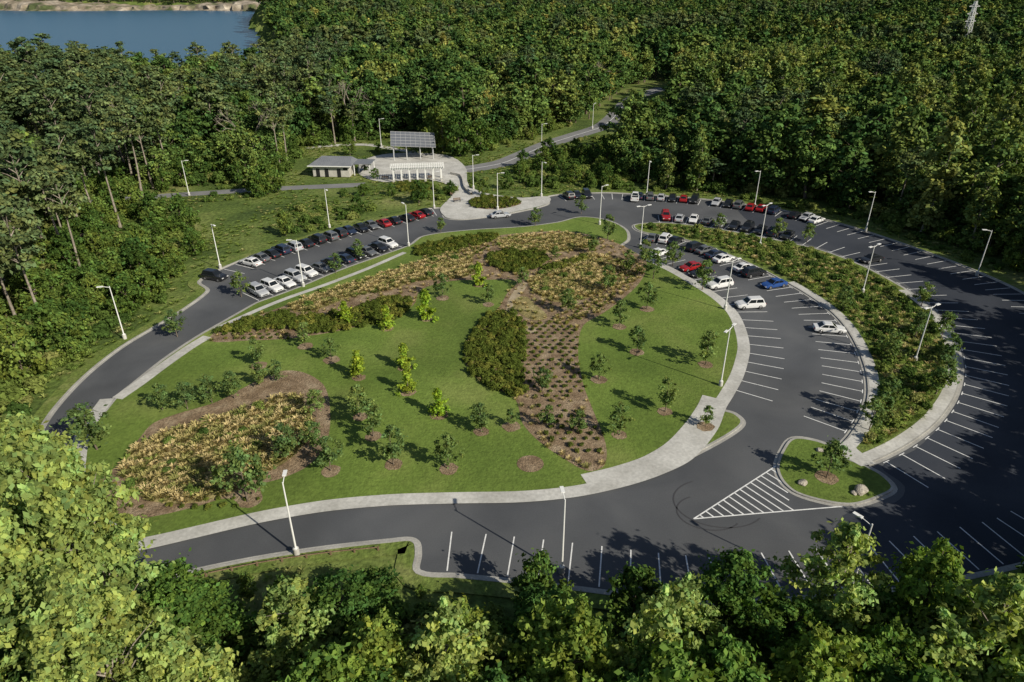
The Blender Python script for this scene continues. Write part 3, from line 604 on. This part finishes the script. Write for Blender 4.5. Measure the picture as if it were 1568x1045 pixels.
CLEAR=np.array(GP([(-140,690),(-60,600),(25,545),(85,450),(135,375),(140,312),(-100,338),(-100,325),(145,296),(300,286),(380,276),(455,260),(462,226),(540,218),(600,213),(690,220),(745,234),(800,214),(860,198),(905,186),(935,166),(955,138),(1012,120),(1040,132),(1035,150),(1025,175),(1010,205),(985,225),(960,245),(940,270),(960,286),(1000,289),(1150,300),(1270,314),(1340,335),(1420,365),(1500,395),(1600,430),(1700,490),(1800,600),(1830,720),(1760,850),(1640,880),(1500,910),(1300,935),(1100,948),(900,930),(640,900),(500,885),(300,905),(150,920),(50,880),(-30,800),(-60,740)]))
P=hexpts(-420,420,42,380,7.2,.45)
P=P[np.abs(P[:,0])<.82*P[:,1]+60]
pr=np.array([proj(x,y,0) for x,y in P])
lakebig=LAKE.copy(); lakebig[:,1]-=20; lakebig[0,0]+=15
VIS4=np.array(GP([(1130,66),(1215,84),(1225,118),(1140,112)]))
ok=~pip(CLEAR,P)&~pip(lakebig,P)&(dpoly(ROAD2,P)>8)&(dpoly(PATH1,P)>4.5)&(P[:,1]>60)&~pip(VIS4,P)
ok&=~((P[:,1]<66)&(np.abs(P[:,0])<70))
P=P[ok]; n=len(P); pr=pr[ok]
fieldn=np.sin(P[:,0]/23+1.3)*np.cos(P[:,1]/31)+rng.normal(0,.35,n)
px=pr[:,0]
ptype=np.where((px<520)&(fieldn>-.35),1,0); ptype=np.where((px>1000)&(pr[:,1]>120)&(fieldn>0),2,ptype)
ptype=np.where((px>600)&(px<1020)&(fieldn>.8),2,ptype); ptype=np.where((px>520)&(fieldn<-1.0),1,ptype)
hs=rng.uniform(.6,1.15,n)*(1+.08*fieldn); hs=np.where(rng.uniform(0,1,n)<.22,hs*.68,hs)
Z0=zt(P[:,0],P[:,1])-.1
for code,key,base in((0,'mid',1.05),(1,'pine',.95),(2,'poplar',1.0)):
    m_=ptype==code; s=hs[m_]*base; k=m_.sum(); q=np.maximum(s,.75)*rng.uniform(.9,1.4,k); sc=np.stack([q,q*rng.uniform(.85,1.15,k),s],1)
    scatter('forest_'+{'mid':'broadleaf','pine':'pine','poplar':'poplar'}[key]+'_trees',np.column_stack([P[m_],Z0[m_]]),sc,rng.integers(0,len(T[key]),k),C_[key])
P=hexpts(-1500,1500,380,1250,11,.45); P=P[(np.abs(P[:,0])<.8*P[:,1]+30)]
P2=hexpts(-1900,1500,1250,1800,18,.42); P2=P2[(np.abs(P2[:,0])<.8*P2[:,1])]; P=np.concatenate([P,P2])
P=P[~pip(LAKE,P)&~pip(VIS4,P)]
zz=zt(P[:,0],P[:,1]); ok=zz>-4; P=P[ok]; zz=zz[ok]; n=len(P); big=np.where(P[:,1]>1250,1.35,1)
fieldn=np.sin(P[:,0]/60)*np.cos(P[:,1]/45)+rng.normal(0,.4,n); pm=fieldn>.7
for nm,key,m_ in (('distant_forest','far',~pm),('distant_pine_forest','farpine',pm)):
    k=m_.sum(); s=rng.uniform(.5,1.2,k)*big[m_]; q=np.maximum(s,.8)*rng.uniform(.85,1.45,k)
    scatter(nm,np.column_stack([P[m_],zz[m_]-.3]),np.stack([q,q,s],1),rng.integers(0,len(T[key]),k),C_[key])
def nearclear(P): 
    ring=np.vstack([CLEAR,CLEAR[:1]]); return dpoly(ring,P)
P=hexpts(-200,200,60,260,3.6,.45); d=nearclear(P); ok=(~pip(CLEAR,P))&(d<9)&(dpoly(ROAD2,P)>4.5)&(dpoly(PATH1,P)>3.5); P=P[ok]; n=len(P)
scatter('forest_edge_shrubs',np.column_stack([P,np.zeros(n)]),rng.uniform(.8,2.2,n),rng.integers(0,3,n),C_['shrub'])
P=P[rng.uniform(0,1,n)<.22]; n=len(P)
scatter('forest_edge_saplings',np.column_stack([P,np.zeros(n)]),rng.uniform(.6,1.2,n),rng.integers(0,3,n),C_['small'])
SMALLZ=[np.array(GP(l)) for l in ([(835,296),(790,275),(790,262),(830,246),(880,234),(925,228),(945,240),(950,275),(960,286),(985,294),(900,292)],
  [(60,585),(110,430),(150,340),(170,322),(240,335),(300,345),(290,400),(265,440),(205,490),(120,565)],
  [(-60,700),(40,560),(75,600),(40,680),(-10,760)],
  [(935,225),(1010,160),(1035,160),(1010,205),(960,245)])]
OPEN=[np.array(GP(l)) for l in ([(300,350),(340,325),(420,306),(520,306),(560,318),(480,345),(400,370),(340,395),(300,390)],[(430,262),(470,225),(600,215),(600,235),(560,280),(440,284)])]
P=hexpts(-110,130,40,240,2.5,.48)
clr=pip(CLEAR,P)&~pip(OUT,P)&~pip(PL,P)&(dpoly(PATH1,P)>3)&(dpoly(ROAD2,P)>6)&(dpoly(PATH3,P)>3)
ring=np.vstack([OUT,OUT[:1]]); dO=dpoly(ring,P)
bld=np.array([G(508,262),G(634,240),G(640,272),G(570,250)]); db=np.min([np.linalg.norm(P-b_,axis=1) for b_ in bld],0)
fn=np.sin(P[:,0]/9+.5)*np.cos(P[:,1]/8)+.5*np.sin(P[:,0]/4)+rng.normal(0,.5,len(P))
for o_ in OPEN: fn=np.where(pip(o_,P),fn-.7,fn)
ok=clr&(dO>2.8)&(db>12); sm_=np.zeros(len(P),bool)
for z in SMALLZ: sm_|=pip(z,P)
a=ok&((fn>.45)|(sm_&(fn>-.7))); Q=P[a]; n=len(Q)
scatter('bank_shrubs',np.column_stack([Q,np.zeros(n)]),rng.uniform(.3,1.15,n)*np.where(sm_[a],1.35,1),rng.integers(0,3,n),C_['shrub'])
a=ok&(dO>4)&(sm_&(rng.uniform(0,1,len(P))<.22)|(rng.uniform(0,1,len(P))<.016)); Q=P[a]
pq=[proj(x,y,0) for x,y in Q]
for (x,y),(u,v) in zip(Q,pq):
    if v>640 and u>0: continue
    s=random.uniform(.4,.85)
    if u<300 and v>330: s=random.uniform(.5,1.2)
    if 880<u<1050 and v<250: s=random.uniform(.4,.6)
    o=link(bpy.data.objects.new('small_tree',random.choice(T['small']).data)); o.location=(x,y,0); o.scale=(s,s,s*random.uniform(.9,1.2)); o.rotation_euler=(0,0,random.uniform(0,6))
P=hexpts(-110,130,40,240,1.1,.48); m_=pip(CLEAR,P)&~pip(OUT,P)&~pip(PL,P)&(dpoly(PATH1,P)>2.2)&(dpoly(ROAD2,P)>3.8); P=P[m_]; dO=dpoly(ring[::3],P)
f2=np.sin(P[:,0]/6)*np.cos(P[:,1]/7)+rng.normal(0,.5,len(P)); P=P[(dO>2.2)&(f2>.1)]; n=len(P)
scatter('meadow_grass',np.column_stack([P,np.zeros(n)]),rng.uniform(.4,1.1,n),rng.integers(0,2,n),C_['mead'])
stripmesh('mown_verge',OUT,.26*sgn,1.9*sgn,.12,'verge',True)
def bedscatter(name,polys,sp,key,s0,s1,j=.4,z=Zg,keep=1.0,avoid=()):
    Ps=[inregion(p,sp,j) for p in polys]; P=np.concatenate(Ps); P=P[rng.uniform(0,1,len(P))<keep]
    for q in avoid: P=P[~pip(q,P)]
    n=len(P)
    scatter(name,np.column_stack([P,np.full(n,z)]),rng.uniform(s0,s1,n),rng.integers(0,len(T[key]),n),C_[key])
bedscatter('ornamental_grass_bed',[MEA1]+GOLD,.85,'gold',.6,1.3)
bedscatter('green_grass_clumps',[MEA1]+GOLD,1.9,'mead',.6,1.6)
bedscatter('hedge_mass',HED,1.0,'hedge',.7,1.25,.25)
bedscatter('groundcover_rows',SPARSE,1.35,'hedge',.32,.6,.07,keep=.93)
bedscatter('dry_grass_bed',[BED2],1.7,'gold',.3,.9,avoid=[SPARSE[0],SPARSE[1]])
bedscatter('dry_grass_bed',[SPARSE[2],SPARSE[4]],1.1,'gold',.4,1.0)
bedscatter('plaza_bed_shrubs',[PB1,PB2],1.0,'hedge',.5,1.0)
MI=MED+normals(MED,True)*sm*1.9
bedscatter('median_grasses',[MI],1.15,'mead',.7,1.5); bedscatter('median_shrubs',[MI],2.1,'shrub',.3,.85); bedscatter('median_dry_grasses',[MI],1.8,'gold',.6,1.1)
bedscatter('bed_shrubs',[MEA1,GOLD[0],GOLD[1]],4.4,'shrub',.3,.75)
def ind(u,v,key,h,base_h,nm=None,ring_=True,wid=1):
    x,y=G(u,v); t=random.choice(T[key]); o=link(bpy.data.objects.new(nm or t.name.split('.')[0],t.data)); o.location=(x,y,.1); s=h/base_h; o.scale=(s*wid,s*wid,s); o.rotation_euler=(0,0,random.uniform(0,6.28))
    if ring_:
        r=random.uniform(.9,1.2); n=20; P=np.array([(x+r*math.cos(2*math.pi*k/n)*random.uniform(.9,1.1),y+r*math.sin(2*math.pi*k/n)*random.uniform(.9,1.1)) for k in range(n)]); sheet('mulch_ring',P,.175,'mulch')
for u,v,h in [(550,580,4.2),(593,505,4.0),(620,565,3.8),(625,602,3.8),(672,637,3.8),(653,490,5.0),(733,438,4.2),(530,497,4)]: ind(u,v,'bright',h,4.2,wid=1.35)
for u,v,h in [(508,553,3.6),(468,532,4),(397,562,4.2),(572,670,5.2),(603,713,5.2),(687,720,4.6),(507,723,4.6),(737,663,4.2),(783,655,2.6),(975,541,4.4),(1080,560,5.4),(917,583,4),(948,668,4.6),(1018,632,4.8),(948,502,4.6),(990,475,5),(748,468,3.8),(678,458,4.5),(552,640,4.6),(1080,655,3),(1265,733,5.0),(380,770,7)]: ind(u,v,'young',h,5,wid=1.1)
x,y=G(812,712); sheet('mulch_ring',np.array([(x+1.5*math.cos(a_),y+1.5*math.sin(a_)) for a_ in np.linspace(0,6.28,24)[:-1]]),.175,'mulch')
for u,v,h in [(150,690,6.5),(250,630,4),(288,628,4),(325,618,4.2),(360,612,4.2),(398,592,3.6),(425,585,3.4),(930,450,5),(870,480,4.4),(838,655,3),(885,665,3.2),(370,455,4.5),(272,516,4.6),(1350,642,6),(1432,605,6),(1355,552,5),(1446,560,5),(1290,478,4.6),(1410,470,4.5),(1235,372,4),(930,370,5.5),(820,347,4.4),(890,328,4.2),(550,397,4),(515,420,4),(675,356,3.4),(1000,428,5.5),(1030,408,5),(1075,445,5.5),(985,408,5),(440,705,5),(480,690,4),(830,600,3.6),(800,440,3.6),(1190,365,4.2),(1100,352,3.6),(1330,660,4.5),(1400,520,4.5),(485,640,4),(905,390,4.2),(850,400,3),(960,420,4.6),(1440,520,4.5)]: ind(u,v,'young',h,5,ring_=False,wid=1.15)
for u,v,h in [(410,298,9),(395,300,7),(705,240,13),(680,232,14),(736,236,10),(560,300,3),(600,300,3),(740,300,4),(775,290,4.5),(560,262,3.5),(575,275,3),(225,440,9),(205,425,8),(110,545,7)]: ind(u,v,'small',h,7,ring_=False)
for u,v in [(540,215),(395,262),(905,168),(828,130)]: ind(u,v,'dead',19,17,'bare_tree',False)
for u,v,h in [(78,526,22),(128,432,21),(185,350,23),(150,345,22),(218,302,23),(60,470,20),(105,400,22),(430,262,21),(440,255,22),(165,330,21),(235,290,22)]: ind(u,v,'pine',h,24,ring_=False,wid=1.05)
P=hexpts(-70,95,-8,62,5.6,.38); P=P[~pip(CLEAR,P)]
for x,y in P:
    g=float(zt(x,y)); 
    if math.hypot(x,y)<7: continue
    hh=random.uniform(9.5,16)
    top=g+hh; u=784+F*x/(y*.883+(H-8)*.469+1e-6)
    if y<62 and -62<x and u<1625:
        lim=918+random.uniform(-26,35)
        if u>1420: lim=925
        if 230<u<640: lim=880+random.uniform(-14,30)
        if u<=230: lim=915
        mz=H-y*math.tan(TH+math.atan((lim-522.5)/F))
        if mz<top: top=mz-.4
    hh=top-g
    if hh<1.4: continue
    t=random.choice(T['fore'] if hh>6 else T['small']); bh=14 if hh>6 else 7
    if hh>8 and random.random()<.12: t=T['lime'][0]
    o=link(bpy.data.objects.new(t.name.split('.')[0],t.data)); o.location=(x,y,g-.1); s=hh/bh; wd_=1.0 if hh>6 else .9
    if hh>6: wd_=min(1.5,max(1,.85/s))
    wd_*=random.uniform(.75,1.1)
    o.scale=(s*wd_,s*wd_,s); o.rotation_euler=(random.uniform(-.06,.06),random.uniform(-.06,.06),random.uniform(0,6.28))
def tall(x,y,h,key,bh,wid=1,nm='broadleaf_tree'):
    g=float(zt(x,y)); o=link(bpy.data.objects.new(nm,random.choice(T[key]).data)); o.location=(x,y,g-.1); s=h/bh; o.scale=(s*wid,s*wid,s); o.rotation_euler=(0,0,random.uniform(0,6))
tall(-29,33,25,'tall',26,.82); tall(-34,38,22,'tall',26,.88); tall(-25.5,28,22.5,'tall',26,.8)
tall(25,37.5,12.5,'lime',14,.9); tall(31,36,12,'fore',14,.8); tall(33,32,15,'lime',14,.8); tall(2.5,41,6.2,'small',7,.9); tall(10,39.5,6.5,'small',7,.9); tall(18,38.5,8.5,'fore',14,1.1)
P=inregion(np.array([(-70,0),(95,0),(95,40),(-70,40)]),2.8); P=P[~pip(CLEAR,P)]; n=len(P)
scatter('woodland_undergrowth',np.column_stack([P,zt(P[:,0],P[:,1])]),rng.uniform(.8,1.8,n),rng.integers(0,3,n),C_['shrub'])
print('objects',len(bpy.data.objects))
